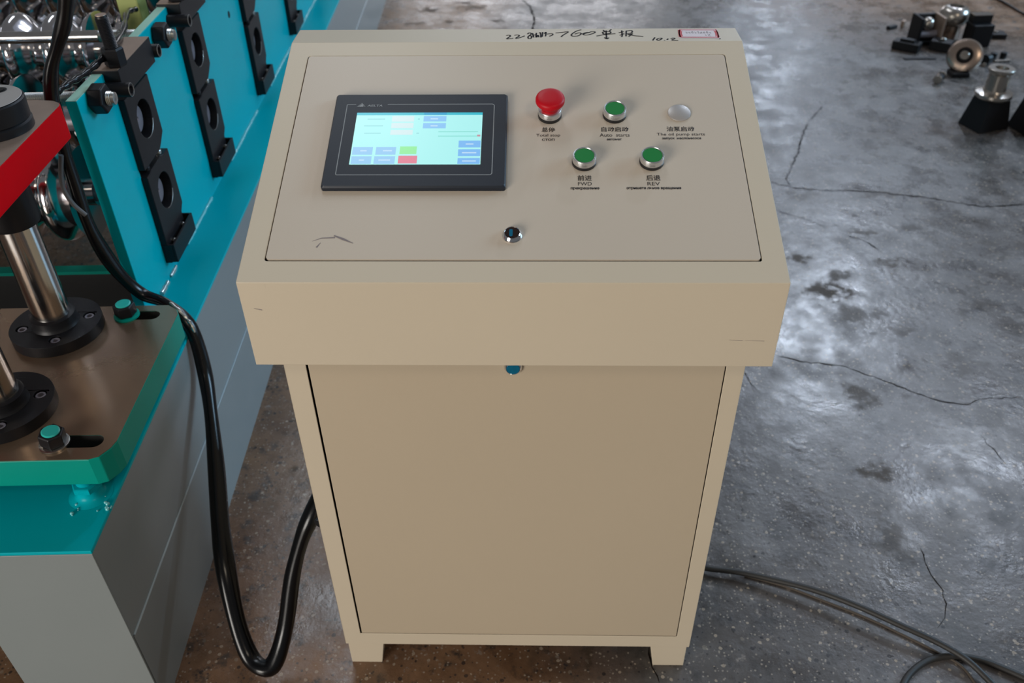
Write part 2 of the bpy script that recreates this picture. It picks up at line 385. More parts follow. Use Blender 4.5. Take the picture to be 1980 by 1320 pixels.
sdoor = obj('sloped_door', bm, M['cream_door'], con, bevel=.0014)
# pedestal
bm = B(); PB = .40; ZB = .056; ZT = Z0-.0015
box(bm, -WB, -WB+t, AA, PB, ZB, ZT); box(bm, WB-t, WB, AA, PB, ZB, ZT); box(bm, -WB, WB, PB-t, PB, ZB, ZT); box(bm, -WB+.002, WB-.002, AA+.02, PB-.002, ZB, ZB+t)
extrude2d(bm, [[(-WB, ZB), (WB, ZB), (WB, ZT), (-WB, ZT)], [(-.2508, .0850), (.2553, .0850), (.2553, .655), (-.2508, .655)]], lambda p, q, d: Vector((p, d, q)), AA, AA+.0015)
obj('pedestal', bm, M['cream'], con, bevel=.001)
bm = B(); extrude2d(bm, [[(-.262, .075), (.262, .075), (.262, .660), (-.262, .660)]], lambda p, q, d: Vector((p, d, q)), AA+.014, AA+.018)
obj('door_rebate', bm, M['gap'], con)
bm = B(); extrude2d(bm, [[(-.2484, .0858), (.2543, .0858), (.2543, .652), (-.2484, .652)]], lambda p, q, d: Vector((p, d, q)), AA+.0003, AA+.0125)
obj('front_door', bm, M['cream_shaded'], con, bevel=.001)
for sx in (-1, 1):
    for yy in (0, 1):
        bm = B(); y0, y1 = (AA+.002, AA+.055) if yy == 0 else (PB-.055, PB-.002)
        xi, xo = .2162, .2748
        P = [(sx*xi, .056), (sx*xo, .056), (sx*xo, 0), (sx*(xi+.008), 0)]
        extrude2d(bm, [P], lambda p, q, d: Vector((p, d, q)), y0, y1)
        obj('foot', bm, M['cream'], con, bevel=.0012)
# lock on the slope
def lathe_on_slope(bm, u, v, prof, seg=36, mi=0, cap0=True, cap1=True): lathe(bm, prof, S(u, v), NV, seg, mi, cap0, cap1)
bm = B(); lathe_on_slope(bm, 0, .0655, [(.0112, .0006), (.0115, .002), (.0098, .005), (.0086, .0062), (.0082, .0055)])
lk = obj('cam_lock', bm, M['chrome'], con, smooth=True, label='chrome cam lock at the bottom of the sloped panel')
bm = B(); lathe_on_slope(bm, 0, .0655, [(.0081, .0052), (.0081, .0057)]); obj('lock_core', bm, M['dark_chrome'], lk)
bm = B(); extrude2d(bm, [rrect(-.0032, .0006, .0605, .0705, .0015)], S, .0057, .0060); obj('keyhole', bm, M['blue_key'], lk)
LKZ = .6425
bm = B(); lathe(bm, [(.0110, 0), (.0112, .002), (.0095, .005), (.0085, .006), (.008, .0055)], (0, AA+.0003, LKZ), (0, -1, 0), 32)
lk = obj('cam_lock', bm, M['chrome'], con, smooth=True, label='chrome cam lock at the top of the front door')
bm = B(); lathe(bm, [(.0079, .0052), (.0079, .0058)], (0, AA+.0003, LKZ), (0, -1, 0), 32); obj('lock_core', bm, M['blue_key'], lk)
# touch screen
ts = thing('touch_screen', None, None); ts.parent = con
hx0, hx1, hv0, hv1 = -.2232, -.0096, .1338, .2895
bm = B()
lo = [S(u, v, .0005) for u, v in rrect(hx0-.001, hx1+.001, hv0-.001, hv1+.001, .003)]
mid = [S(u, v, .0055) for u, v in rrect(hx0-.001, hx1+.001, hv0-.001, hv1+.001, .003)]
hi = [S(u, v, .0078) for u, v in rrect(hx0+.0006, hx1-.0006, hv0+.0006, hv1-.0006, .003)]
r0 = [bm.verts.new(p) for p in lo]; r1 = [bm.verts.new(p) for p in mid]; r2 = [bm.verts.new(p) for p in hi]
for a, b_ in ((r0, r1), (r1, r2)):
    for k in range(len(a)): bm.faces.new((a[k], a[(k+1) % len(a)], b_[(k+1) % len(a)], b_[k]))
bm.faces.new(r2); bm.faces.new(r0[::-1])
obj('bezel', bm, M['bezel'], ts, smooth=True, angle=25)
bm = B(); lx0, lx1, lv0, lv1, lw, ld = -.2086, -.0250, .1516, .2712, .00045, .0079
def strip(bm, pts, w_, d=ld, fn=None, z=0):
    fn = fn or S
    for (a, b_), (c, e_) in zip(pts, pts[1:]):
        t_ = Vector((c-a, e_-b_)).normalized(); n_ = Vector((-t_.y, t_.x))*w_
        bm.faces.new([bm.verts.new(fn(p, q, d)) for p, q in ((a+n_.x, b_+n_.y), (c+n_.x, e_+n_.y), (c-n_.x, e_-n_.y), (a-n_.x, b_-n_.y))])
strip(bm, [(-.1975, lv1), (lx0+.001, lv1), (lx0, lv1-.001), (lx0, lv0+.001), (lx0+.001, lv0), (lx1-.002, lv0), (lx1, lv0+.002), (lx1, lv1-.002), (lx1-.002, lv1), (-.158, lv1)], lw)
obj('border_line', bm, M['bezel_line'], ts)
bm = B(); sx0, sx1, sv0, sv1 = -.1945, -.0390, .1682, .2560
extrude2d(bm, [[(sx0, sv0), (sx1, sv0), (sx1, sv1), (sx0, sv1)]], S, .0070, .0080)
dsp = obj('display', bm, emit('screen_cyan', rgb(176, 248, 246), 1.0), ts)
def sq(u0, u1, v0, v1, d=.00812):   # fractions of the display, v from the top
    X = lambda f: sx0+(sx1-sx0)*f; Y = lambda f: sv1-(sv1-sv0)*f
    return [S(X(a), Y(b_), d) for a, b_ in ((u0, v1), (u1, v1), (u1, v0), (u0, v0))]
def ui(name, rects, col, d=.00812):
    m_ = emit('ui_'+name, rgb(*col))
    for r in rects:
        bm = B(); bm.faces.new([bm.verts.new(p) for p in sq(*r, d=d)]); obj(name, bm, m_, ts)
ui('title_bar', [(0, 1, 0, .05)], (42, 186, 206)); ui('title_segment', [(.535, .715, 0, .05)], (20, 160, 205), .00815)
ui('blue_key', [(.535, .715, .07, .178), (.535, .715, .21, .315)], (140, 200, 248))
ui('blue_key', [(.825, .995, .555, .685), (.825, .995, .72, .85), (.825, .995, .885, .995)], (128, 190, 248))
ui('blue_key', [(.01, .165, .675, .82), (.19, .345, .675, .82), (.01, .165, .85, .992), (.185, .345, .85, .992)], (150, 204, 244))
ui('value_field', [(.285, .46, .07, .18), (.285, .46, .205, .31), (.285, .46, .345, .44)], (214, 238, 240))
ui('green_key', [(.375, .505, .665, .81)], (150, 240, 160)); ui('red_key', [(.37, .515, .84, .985)], (228, 128, 148))
ui('caption_line', [(.09, .23, .12, .138), (.07, .22, .255, .272), (.08, .21, .40, .417), (.49, .505, .12, .14), (.49, .51, .40, .42)], (150, 218, 222))
ui('caption_line', [(.66, .97, .375, .39), (.66, .965, .46, .475)], (140, 225, 215)); ui('red_dot', [(.965, .99, .44, .475)], (200, 150, 160))
ui('key_caption', [(.59, .65, .115, .138), (.595, .65, .255, .278), (.88, .94, .61, .632), (.855, .965, .775, .797), (.86, .965, .93, .952), (.07, .12, .735, .757), (.245, .315, .735, .757),
                   (.07, .11, .91, .932), (.22, .31, .91, .932)], (196, 228, 252), .00818)
# brand mark on the bezel
def at_slope(u0, v0, d): return lambda u, v, l: S(u0+u, v0+v, d+l)
bm = B()
for a, b_, c in (((-.1962, .2667), (-.1905, .2735), (-.1880, .2668)), ((-.1886, .2707), (-.1848, .2667), (-.1872, .2668))):
    bm.faces.new([bm.verts.new(S(p, q, .0080)) for p, q in (a, b_, c)])
bm.faces.new([bm.verts.new(S(p, q, .0080)) for p, q in ((-.1950, .2700-.003), (-.1905, .2738), (-.1852, .2668), (-.1868, .2668), (-.1905, .2714), (-.1938, .2668))])
obj('brand_mark', bm, M['bezel_line'], ts)
text_mesh('AELTA', .0190, .0036, at_slope(-.1738, .2688, .0079), 'brand_lettering', M['bezel_line'], ts, bold=.02, shear=.15)
# push buttons
def push(u, v, label):
    b_ = thing('push_button', label, None); b_.parent = con; b_.location = S(u, v)
    del_off = -Vector(S(u, v))
    bm = B(); lathe_on_slope(bm, u, v, [(.0142, .0006), (.0145, .001), (.0145, .0042), (.0138, .0048)]); obj('seal_ring', bm, M['black_plastic'], b_, True, del_off)
    bm = B(); lathe_on_slope(bm, u, v, [(.0136, .0046), (.0141, .0052), (.0141, .0118), (.0134, .0130), (.0124, .0131), (.0119, .0122)], seg=48); obj('collar', bm, M['collar'], b_, True, del_off)
    bm = B(); lathe_on_slope(bm, u, v, [(.0117, .0110), (.0117, .0122), (.0112, .0126)], seg=48); obj('cap', bm, M['green_cap'], b_, True, del_off, 'green cap')
push(.1237, .2580, 'upper green push button marked Auto starts')
push(.0837, .1780, 'lower left green push button marked FWD')
push(.1637, .1785, 'lower right green push button marked REV')
es = thing('emergency_stop', 'red mushroom emergency stop button', None); es.parent = con; u, v = .0438, .2575; es.location = S(u, v); of = -S(u, v)
bm = B(); lathe_on_slope(bm, u, v, [(.0142, .0006), (.0146, .001), (.0146, .0045), (.0138, .005)]); obj('seal_ring', bm, M['black_plastic'], es, True, of)
bm = B(); lathe_on_slope(bm, u, v, [(.0137, .0048), (.0142, .0054), (.0142, .0118), (.0134, .013), (.0115, .013)], seg=48); obj('collar', bm, M['collar'], es, True, of)
bm = B(); lathe_on_slope(bm, u, v, [(.0105, .0125), (.0108, .018), (.0128, .0205), (.0165, .0225), (.0178, .0245), (.0178, .0278), (.0168, .0300), (.0145, .0312), (.008, .0317), (.001, .0318)], seg=48); obj('mushroom_cap', bm, M['red_cap'], es, True, of, 'glossy red mushroom cap', angle=60)
bm = B(); lathe_on_slope(bm, .2040, .2615, [(.0138, .0006), (.0142, .001), (.0140, .0022), (.0125, .0030), (.001, .0032)], seg=48); obj('blanking_plug', bm, M['silver_blank'], con, True, label='flat silver-grey round blanking plug')
# printed captions (black lettering)
def cap(txt, u, v, w_, h_, bold=0):
    return text_mesh(txt, w_, h_, at_slope(u, v, .0007), 'cap', M['ink'], con, bold)
K = .000632; 
groups = [
    [('总停', .0418, .2335, .0164, .0084, .012), ('Total stop', .0416, .2232, .0290, .0058, 0), ('СТОП', .0416, .2161, .0152, .0038, .03)],
    [('自动启动', .1232, .2338, .0330, .0086, .012), ('Auto  starts', .1224, .2240, .0362, .0056, 0), ('автомат', .1216, .2164, .0180, .0030, .03)],
    [('油泵启动', .2030, .2342, .0336, .0086, .012), ('The oil pump starts', .2028, .2244, .0580, .0060, 0), ('запуск  маслонасоса', .2030, .2174, .0470, .0042, .03)],
    [('前进', .0838, .1530, .0166, .0088, .012), ('FWD', .0838, .1438, .0160, .0054, 0), ('прекрашение', .0838, .1362, .0335, .0044, .035)],
    [('后退', .1640, .1530, .0166, .0088, .012), ('REV', .1638, .1438, .0144, .0054, 0), ('отришате льное вращение', .1636, .1364, .0635, .0044, .035)],
]
for gr in groups:
    join_meshes('button_lettering', [cap(*a) for a in gr], M['ink'], con)
# scuffs
def dabs(name, fn, segs, w_, material, parent):
    bm = B()
    for pts in segs: strip(bm, pts, w_, 0, fn)
    return obj(name, bm, material, parent)
def sl_px(px):
    p = on_plane(px, NV, NV.dot(O0)); return (p.x, (p-O0).dot(EV))
bm = B()
for a, b_, w0, w1 in (((604, 467), (622, 461), .0002, .0006), ((622, 461), (648, 460), .0006, .0008), ((646, 456), (664, 463), .0008, .0015), ((664, 463), (683, 471), .0015, .0003), ((612, 479), (620, 470), .0010, .0003)):
    p, q = sl_px(a), sl_px(b_); t_ = Vector((q[0]-p[0], q[1]-p[1])).normalized(); n_ = Vector((-t_.y, t_.x))
    bm.faces.new([bm.verts.new(S(x_, y_, .00075)) for x_, y_ in ((p[0]+n_.x*w0, p[1]+n_.y*w0), (q[0]+n_.x*w1, q[1]+n_.y*w1), (q[0]-n_.x*w1, q[1]-n_.y*w1), (p[0]-n_.x*w0, p[1]-n_.y*w0))])
obj('scuff_mark', bm, M['scuff'], con)
for a, b_, w0 in (((491, 596), (507, 599), .0006), ((1410, 657), (1436, 658), .0003), ((1440, 658), (1478, 659), .00025), ((511, 548), (514, 556), .0003)):
    p, q = at_y(a, 0), at_y(b_, 0); bm = B()
    bm.faces.new([bm.verts.new((x_.x, -.0002, x_.z+dz)) for x_, dz in ((p, w0*.4), (q, w0), (q, -w0), (p, -w0*.4))])
    obj('scuff_mark', bm, M['scuff'], con)
# handwriting in marker pen on the flat top
def top_px(px): p = at_z(px, HT); return (p.x, p.y)
hz = lambda a, b_: (960+a*460/1980, 40+b_*60/258)
hand = [
    [(82, 124), (104, 120), (116, 128), (98, 142), (84, 152), (110, 150), (140, 146)],
    [(150, 122), (176, 118), (190, 126), (170, 140), (160, 148), (200, 140), (235, 126)],
    [(258, 112), (275, 100), (290, 110), (275, 124), (262, 136), (270, 150), (288, 146), (292, 130), (272, 122)],
    [(300, 104), (310, 140)], [(300, 122), (330, 116)], [(332, 102), (330, 140), (345, 120), (352, 138)], [(356, 104), (366, 100), (370, 140)], [(385, 96), (380, 134)], [(398, 108), (412, 96), (408, 130)],
    [(420, 112), (460, 108), (468, 118), (440, 130)],
    [(492, 102), (540, 98), (596, 92), (582, 104), (552, 122), (538, 136)],
    [(706, 76), (672, 84), (640, 102), (622, 120), (640, 130), (680, 126), (704, 110), (690, 100), (652, 112)],
    [(712, 112), (740, 100), (770, 98), (740, 106), (722, 116), (750, 120), (800, 108), (822, 94), (790, 92), (764, 102)],
    [(888, 78), (900, 90)], [(956, 72), (938, 88)], [(880, 96), (940, 90), (948, 104), (890, 112)], [(882, 96), (890, 112)], [(832, 128), (900, 116), (990, 108)], [(912, 82), (914, 120), (918, 152)], [(900, 140), (918, 152), (935, 142)],
    [(1018, 100), (1060, 92)], [(1042, 82), (1046, 128), (1034, 134)], [(1026, 122), (1064, 108)], [(1078, 86), (1124, 82), (1126, 100), (1084, 108)], [(1080, 86), (1078, 130)], [(1090, 118), (1132, 108), (1100, 132)], [(1096, 112), (1140, 124), (1222, 132)],
    [(1318, 140), (1300, 164)], [(1352, 146), (1334, 156), (1346, 164), (1368, 156), (1378, 146), (1356, 146)], [(1396, 162), (1402, 164)], [(1428, 150), (1420, 160)], [(1450, 150), (1476, 144), (1484, 150), (1460, 162), (1512, 164)],
    [(1862, 148), (1858, 154)]]
for st in hand:
    bm = B(); pts = [Vector(top_px(hz(*p))+(0,)) for p in st]
    pts = spline(pts, 4) if len(pts) > 2 else pts
    strip(bm, [(p.x, p.y) for p in pts], .00105, HT+.0002, lambda a, b_, d: Vector((a, b_, d)))
    obj('pen_stroke', bm, M['marker'], con)
# red framed paper sticker
def topq(bm, pts, z): bm.faces.new([bm.verts.new((a, b_, z)) for a, b_ in pts])
tp = lambda a, b_: top_px(hz(a, b_))
c4 = [tp(1512, 72), tp(1832, 68), tp(1860, 148), tp(1522, 144)]
bm = B(); topq(bm, c4, HT+.0002); stk = obj('paper_sticker', bm, M['paper'], con, label='small white paper sticker with red border')
bm = B()
def inner(f, g): 
    a = Vector(c4[0]).lerp(Vector(c4[1]), f); b_ = Vector(c4[3]).lerp(Vector(c4[2]), f); return tuple(a.lerp(b_, g))
strip(bm, [inner(*p) for p in ((.03, .06), (.97, .06), (.99, .5), (.97, .94), (.03, .94), (.01, .5), (.03, .06))], .0009, HT+.0003, lambda a, b_, d: Vector((a, b_, d)))
strip(bm, [inner(*p) for p in ((.09, .16), (.91, .16), (.93, .5), (.91, .84), (.09, .84), (.07, .5), (.09, .16))], .0004, HT+.0003, lambda a, b_, d: Vector((a, b_, d)))
strip(bm, [inner(.03, .1), inner(.03, .9)], .0022, HT+.0003, lambda a, b_, d: Vector((a, b_, d))); strip(bm, [inner(.96, .2), inner(.97, .9)], .0018, HT+.0003, lambda a, b_, d: Vector((a, b_, d)))
obj('red_border', bm, M['sticker_red'], stk)
bm = B(); rnd = random.Random(3)
for i in range(9):
    f = .17+i*.075; strip(bm, [inner(f, .42+rnd.uniform(-.1, .1)), inner(f+.03, .30+rnd.uniform(-.05, .1)), inner(f+.05, .46), inner(f+.02, .5)], .00045, HT+.0003, lambda a, b_, d: Vector((a, b_, d)))
strip(bm, [inner(.66, .62), inner(.68, .75)], .0005, HT+.0003, lambda a, b_, d: Vector((a, b_, d))); strip(bm, [inner(.72, .62), inner(.78, .60), inner(.73, .76), inner(.80, .76)], .0005, HT+.0003, lambda a, b_, d: Vector((a, b_, d)))
obj('pen_marks', bm, M['scuff'], stk)

# ------------------------------------------------------------------ roll forming machine.  local axes: x = across (to the right), y = along (away), z = up
MA = .0391
def mw(x, y, z): return Vector((x*math.cos(MA)-y*math.sin(MA), x*math.sin(MA)+y*math.cos(MA), z))
rfm = thing('roll_forming_machine', 'long teal roll forming machine with black bearing blocks and chromed rollers', 'machine', (0, 0, 0), MA)
VR, VL = -.5611, -.7587          # right rail
VW, TW = -.646, .018             # wall plate outer face, thickness
ZB_, ZW = .3905, .795
def rail(x0, x1, nm, m_):
    bm = B(); box(bm, x0, x1, -.03, .41, 0, ZB_-.006); box(bm, (x0 if x0 < -1 else -.664), x1, .41, 4.6, 0, ZB_-.006); return obj(nm, bm, m_, rfm, bevel=.002)
rail(VL+.003, VR-.003, 'base_beam', M['base_grey'])
rail(-1.80, -1.60, 'base_beam', M['base_grey'])
bm = B(); box(bm, VL, VR, -.0335, -.0305, 0.0, ZB_-.0065); obj('end_plate', bm, M['base_grey'], rfm, bevel=.0008)
bm = B(); box(bm, VR-.0035, VR+.001, -.030, 4.6, 0, .1905); obj('side_plate', bm, M['base_grey'], rfm)
bm = B(); box(bm, VR-.0035, VR-.0005, -.030, 4.6, .1925, ZB_-.0065); obj('side_plate', bm, M['base_grey'], rfm)
bm = B(); tube(bm, [(VR+.0002, y, .1915) for y in (-.028, 1, 2, 3, 4.6)], .0020, 8); obj('side_seam', bm, M['seam'], rfm, True)
for x0, x1 in ((VL, VR+.0005), (-1.80, -1.60)):
    bm = B(); box(bm, x0, x1, -.0335, .41, ZB_-.006, ZB_); box(bm, (x0 if x0 < -1 else -.664), x1, .41, 4.6, ZB_-.006, ZB_); obj('top_flange', bm, M['teal'], rfm, bevel=.001)
bm = B(); box(bm, -1.60, -.664, .645, .668, .384, .3905); cm = obj('cross_member', bm, M['teal_plate'], rfm)
bm = B(); box(bm, -1.60, -.664, .648, .664, .20, .3838); obj('member_web', bm, M['black_plastic'], cm)  # web coloured black to paint in the shade inside the channel
bm = B(); box(bm, -1.60, -.664, .415, .647, .300, .306); obj('inner_shade_sheet', bm, M['black_plastic'], rfm)  # black sheet added to stand for the shade inside the base
for y in (1.75, 2.9):
    bm = B(); box(bm, -1.60, VL, y, y+.022, .30, .39); obj('cross_member', bm, M['teal_plate'], rfm)
# side walls: plate in segments with slots for the bearing blocks
ROWS = [.6835, 1.0300, 1.4950, 1.9650, 2.43, 2.90]
def wall(xo, xi, right=True):
    bm = B(); hw = .0585
    pts = [(.489, ZB_), (.489, ZW)]
    for yc in ROWS: pts += [(yc-hw, ZW), (yc-hw, .43), (yc+hw, .43), (yc+hw, ZW)]
    pts += [(3.3, ZW), (3.3, ZB_)]
    extrude2d(bm, [pts], lambda p, q, d: Vector((d, p, q)), xo, xi)
    return obj('side_frame', bm, M['teal'], rfm, bevel=.0012)
wall(VW, VW-TW); wall(-1.665, -1.665-TW)
ys = [.489]+[y for yc in ROWS for y in (yc-.0585, yc+.0585)]+[3.3]
for a, b_ in zip(ys[::2], ys[1::2]):
    bm = B(); box(bm, VW-TW+.0006, VW-.0012, a+.001, b_-.0005, ZW, ZW+.0006); obj('bare_top_edge', bm, M['light_teal_edge'], rfm)
# weld bead between wall and flange
def bead(y0, y1, r, m_):
    bm = B(); n = int((y1-y0)/.006); pts = [(VW+.002+random.uniform(-.0006, .0006), y0+(y1-y0)*k/n, ZB_+.002+random.uniform(-.0006, .0006)) for k in range(n+1)]
    tube(bm, pts, r, 8, rf=lambda t_: random.uniform(.75, 1.25)); obj('weld_bead', bm, m_, rfm, True, angle=80)
bead(.62, .655, .0042, M['weld']); bead(.56, .60, .005, M['weld'])
for a, b_ in ((.735, .93), (1.11, 1.40), (1.57, 1.88), (2.05, 2.36), (2.5, 3.2)): bead(a, b_, .0034, M['weld_teal'])
bm = B(); cyl(bm, (VW-.001, 1.335, .6605), (VW+.0006, 1.335, .6605), .008); obj('bolt_hole', bm, M['gap'], rfm)
# bearing blocks
XF = -.634
def blk_fn(p, q, d): return Vector((d, p, q))
def bearing(yc, upper):
    r_ = .0335; g = B()
    if upper:
        zc = .6835; out = [(yc-.0605, .618), (yc+.040, .618), (yc+.040, .623), (yc+.0615, .630), (yc+.0615, .7415), (yc-.0605, .7415)]
        out = [(yc-.0605, .612), (yc+.026, .612), (yc+.042, .620), (yc+.0615, .633), (yc+.0615, .7415), (yc-.0605, .7415)]
    else:
        zc = .5430; out = [(yc-.0605, .420), (yc+.046, .420), (yc+.046, .474), (yc+.0615, .486), (yc+.0615, .5985), (yc+.034, .5985), (yc+.022, .6015), (yc-.034, .6015), (yc-.046, .5985), (yc-.0605, .5985)]
    extrude2d(g, [out, circ(yc, zc, r_, 32)], blk_fn, XF, VW-.030)
    o = obj('bearing_block', g, M['black_steel'], rfm, bevel=.0016)
    g = B(); lathe(g, [(.0338, 0), (.0338, .004), (.0310, .0055), (.0245, .0060)], (XF-.0275, yc, zc), (1, 0, 0), 32); obj('bearing_bore', g, M['black_plastic'], o, True)
    g = B(); lathe(g, [(.0245, 0), (.0245, .0100), (.0235, .0112), (.004, .0112), (.003, .009)], (XF-.024, yc-.0015, zc), (1, 0, 0), 32); obj('shaft_end', g, M['gun'], o, True)
    g = B()
    t0 = [(XF+.0002, yc+(r_+.0003)*math.cos(a), zc+(r_+.0003)*math.sin(a)) for a in [(-PI*.62+PI*.5*k/12) for k in range(13)]]
    tube(g, t0, .0007, 6); obj('bore_edge', g, M['zinc'], o, True)
    return o
def bearing_row(yc):
    bearing(yc, True); bearing(yc, False)
    for dy in (-.034, .034):        # adjusting screws between the blocks
        g = B(); cyl(g, (XF-.009, yc+dy, .600), (XF-.009, yc+dy, .613), .0062, 16, ch=.001); tube(g, [(XF-.009+.0062*math.cos(a), yc+dy+.0062*math.sin(a), .607) for a in [PI*.2*k-PI*.5 for k in range(6)]], .0009, 6)
        obj('adjusting_screw', g, M['zinc'] if dy > 0 else M['black_steel'], rfm, True)
    g = B()                                     # pocket tray at the foot of the slot
    x0, x1 = VW+.0005, -.622
    box(g, x1-.004, x1, yc-.0615, yc+.0615, .4225, .4600); box(g, x0, x1-.004, yc-.0615, yc-.0575, .4225, .4600); box(g, x0, x1-.004, yc+.0575, yc+.0615, .4225, .4600); box(g, x0, x1-.004, yc-.0575, yc+.0575, .4225, .427)
    obj('block_tray', g, M['black_steel'], rfm, bevel=.0008)
    for dy in (-.03, .03):
        g = B(); cyl(g, (XF+.0001, yc+dy, .452), (XF+.0045, yc+dy, .452), .005, 16, ch=.001); obj('tray_screw', g, M['zinc'], rfm, True)
    # cap bridging the slot
    g = B(); box(g, -.664, -.620, yc-.083, yc+.078, .7565, .8005); cp = obj('slot_cap', g, M['black_steel'], rfm, bevel=.0012)
    g = B(); box(g, -.6635, -.6205, yc-.0825, yc+.0775, .8007, .8012); obj('ground_top', g, M['cap_steel'], cp, label='bare tan top face')
    for dy, x0, xe in ((-.0900, -.668, .6045), (.0905, -.650, .6135)):
        g = B(); lathe(g, [(.0105, 0), (.0118, .0012), (.0118, -x0-xe-.0015), (.0108, -x0-xe), (.0068, -x0-xe), (.0060, -x0-xe-.004)], (x0, yc+dy, .7715), (1, 0, 0), 24); obj('set_screw', g, M['black_steel'], rfm, True)
        g = B(); tube(g, [(-xe-.0001, yc+dy+.0105*math.cos(a), .7715+.0105*math.sin(a)) for a in [2*PI*k/24 for k in range(25)]], .0005, 6); obj('rim_glint', g, M['zinc'], rfm, True)
    # vertical threaded stud and nut
    sx_, sy_ = -.6290, yc-.062
    g = B(); hexnut(g, (sx_, sy_, .8013), (0, 0, 1), .030, .030, rot=.2); nt_ = obj('hex_nut', g, M['black_steel'], rfm)
    g = B(); lathe(g, [(.009, 0)]+[(a, b_+.0) for a, b_ in thread_prof(.0105, .050, .0022, .0010)][1:]+[(.0088, .0520)], (sx_, sy_, .8300), (-.03, -.02, 1), 20)
    st = obj('threaded_stud', g, M['black_steel'], rfm, True, angle=20)
    g = B(); lathe(g, [(.0086, 0), (.0084, .0008)], (sx_-.0016, sy_-.0011, .8821), (-.03, -.02, 1), 20); obj('stud_end', g, M['cap_steel'], st)
for yc in ROWS: bearing_row(yc)
# tie rods with nuts on the wall
for y, z in ((.5385, .7795), (.8570, .7715), (1.225, .7710)):
    g = B(); cyl(g, (-1.66, y, z), (VW-TW-.085, y, z), .0110, 24)
    tr = obj('tie_rod', g, M['column'], rfm, True)
    g = B(); lathe(g, thread_prof(.0112, .086, .0028, .0012), (VW-TW-.085, y, z), (1, 0, 0), 20); obj('rod_thread', g, M['zinc'], tr, True, angle=15)
    g = B(); hexnut(g, (VW+.0008, y, z), (1, 0, 0), .041, .0235, rot=.1); obj('hex_nut', g, M['black_steel'], rfm, bevel=.0012)
    g = B(); lathe(g, thread_prof(.0112, .0075, .0025, .0012)+[(.0108, .0085), (.0095, .0125), (.005, .0142), (.001, .0145)], (VW+.0243, y, z), (1, 0, 0), 24); obj('rod_end', g, M['zinc'], tr, True, angle=40)
# rollers
PITCH = .0800
def roller(yc, zc, rc, rv, x0, n, phase, nm='roller', m_='roller'):
    """corrugated roller: crests every PITCH, first crest cut off flat at x0"""
    prof = [(.026, -.016), (.026, -.001), (rc-.006, 0)]
    for i in range(n*16+1):
        s = i/16; a = (1+math.cos(2*PI*(s+phase)))/2
        a = a**.75
        prof.append((rv+(rc-rv)*a, s*PITCH+.0015))
    prof += [(rv*.8, n*PITCH+.003), (.02, n*PITCH+.004)]
    g = B(); lathe(g, prof, (x0, yc, zc), (-1, 0, 0), 40); o = obj(nm, g, M[m_], rfm, True, angle=50); return o
for i, yc in enumerate(ROWS[:5]):
    sh = B(); cyl(sh, (-1.66, yc, .6835), (XF-.03, yc, .6835), .019, 24); obj('shaft', sh, M['gun'], rfm, True)
    sh = B(); cyl(sh, (-1.66, yc, .5430), (XF-.03, yc, .5430), .019, 24); obj('shaft', sh, M['gun'], rfm, True)
    if i < 2:
        roller(yc, .6835, .0790, .045, -.827, 9, 0)
        r2 = roller(yc, .5430, .0920, .058, -.775, 9, .5)
    else:
        roller(yc, .6835, .0780, .040, -.80, 9, .25); roller(yc, .5430, .0960, .058, -.775, 9, .75)
    for zc in (.6835, .5430):                   # lock nuts on the shaft
        g = B(); lathe(g, [(.024, 0), (.030, .002), (.030, .014), (.024, .016)], (-.735, yc, zc), (1, 0, 0), 20); obj('lock_nut', g, M['black_steel'], rfm, True)
        g = B(); lathe(g, [(.027, 0), (.027, .030)], (-.700, yc, zc), (1, 0, 0), 20); obj('spacer', g, M['gun'], rfm, True)
# junction box behind the wall
g = B(); box(g, -.812, -.767, 1.12, 1.17, .66, .79); obj('limit_box', g, M['pale_yellow'], rfm, bevel=.004)
g = B(); tube(g, spline([mw(0, 0, 0)*0+Vector(p) for p in ((-.775, 1.14, .79), (-.76, 1.10, .84), (-.68, 1.25, .84), (-.66, 1.6, .83))], 8), .004, 8); obj('conduit', g, M['grey_cord'], rfm, True)

# ------------------------------------------------------------------ cutting press on its own bolted plate
prs = thing('cutting_press', 'guide post cutting press with ground steel base plate and red upper plate', 'press', mw(-.72, .24, .43), MA)
PO = -Vector((-.72, .24, .43))
ZP = .480
out = [(-1.62, .047), (-.566, .047), (-.5535, .052), (-.543, .068), (-.539, .082), (-.539, .376), (-.545, .388), (-.5615, .4005), (-1.62, .4005)]
g = B(); fn = lambda p, q, d: Vector((p, q, d))
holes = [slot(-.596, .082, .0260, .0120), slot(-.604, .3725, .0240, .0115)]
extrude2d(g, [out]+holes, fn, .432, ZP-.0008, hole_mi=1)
bp_ = obj('base_plate', g, [M['teal_plate'], M['gap']], prs, off=PO, bevel=.0012)  # slot walls get the dark colour as painted shade
inn = [(-1.62, .0478), (-.5664, .0478), (-.5542, .0526), (-.5438, .0684), (-.5398, .0822), (-.5398, .3758), (-.5458, .3874), (-.5617, .3997), (-1.62, .3997)]
g = B(); extrude2d(g, [inn]+[slot(-.596, .082, .0260, .0122), slot(-.604, .3725, .0240, .0117)], fn, ZP-.0007, ZP); obj('ground_face', g, M['plate_steel'], bp_, label='bare ground steel top face')
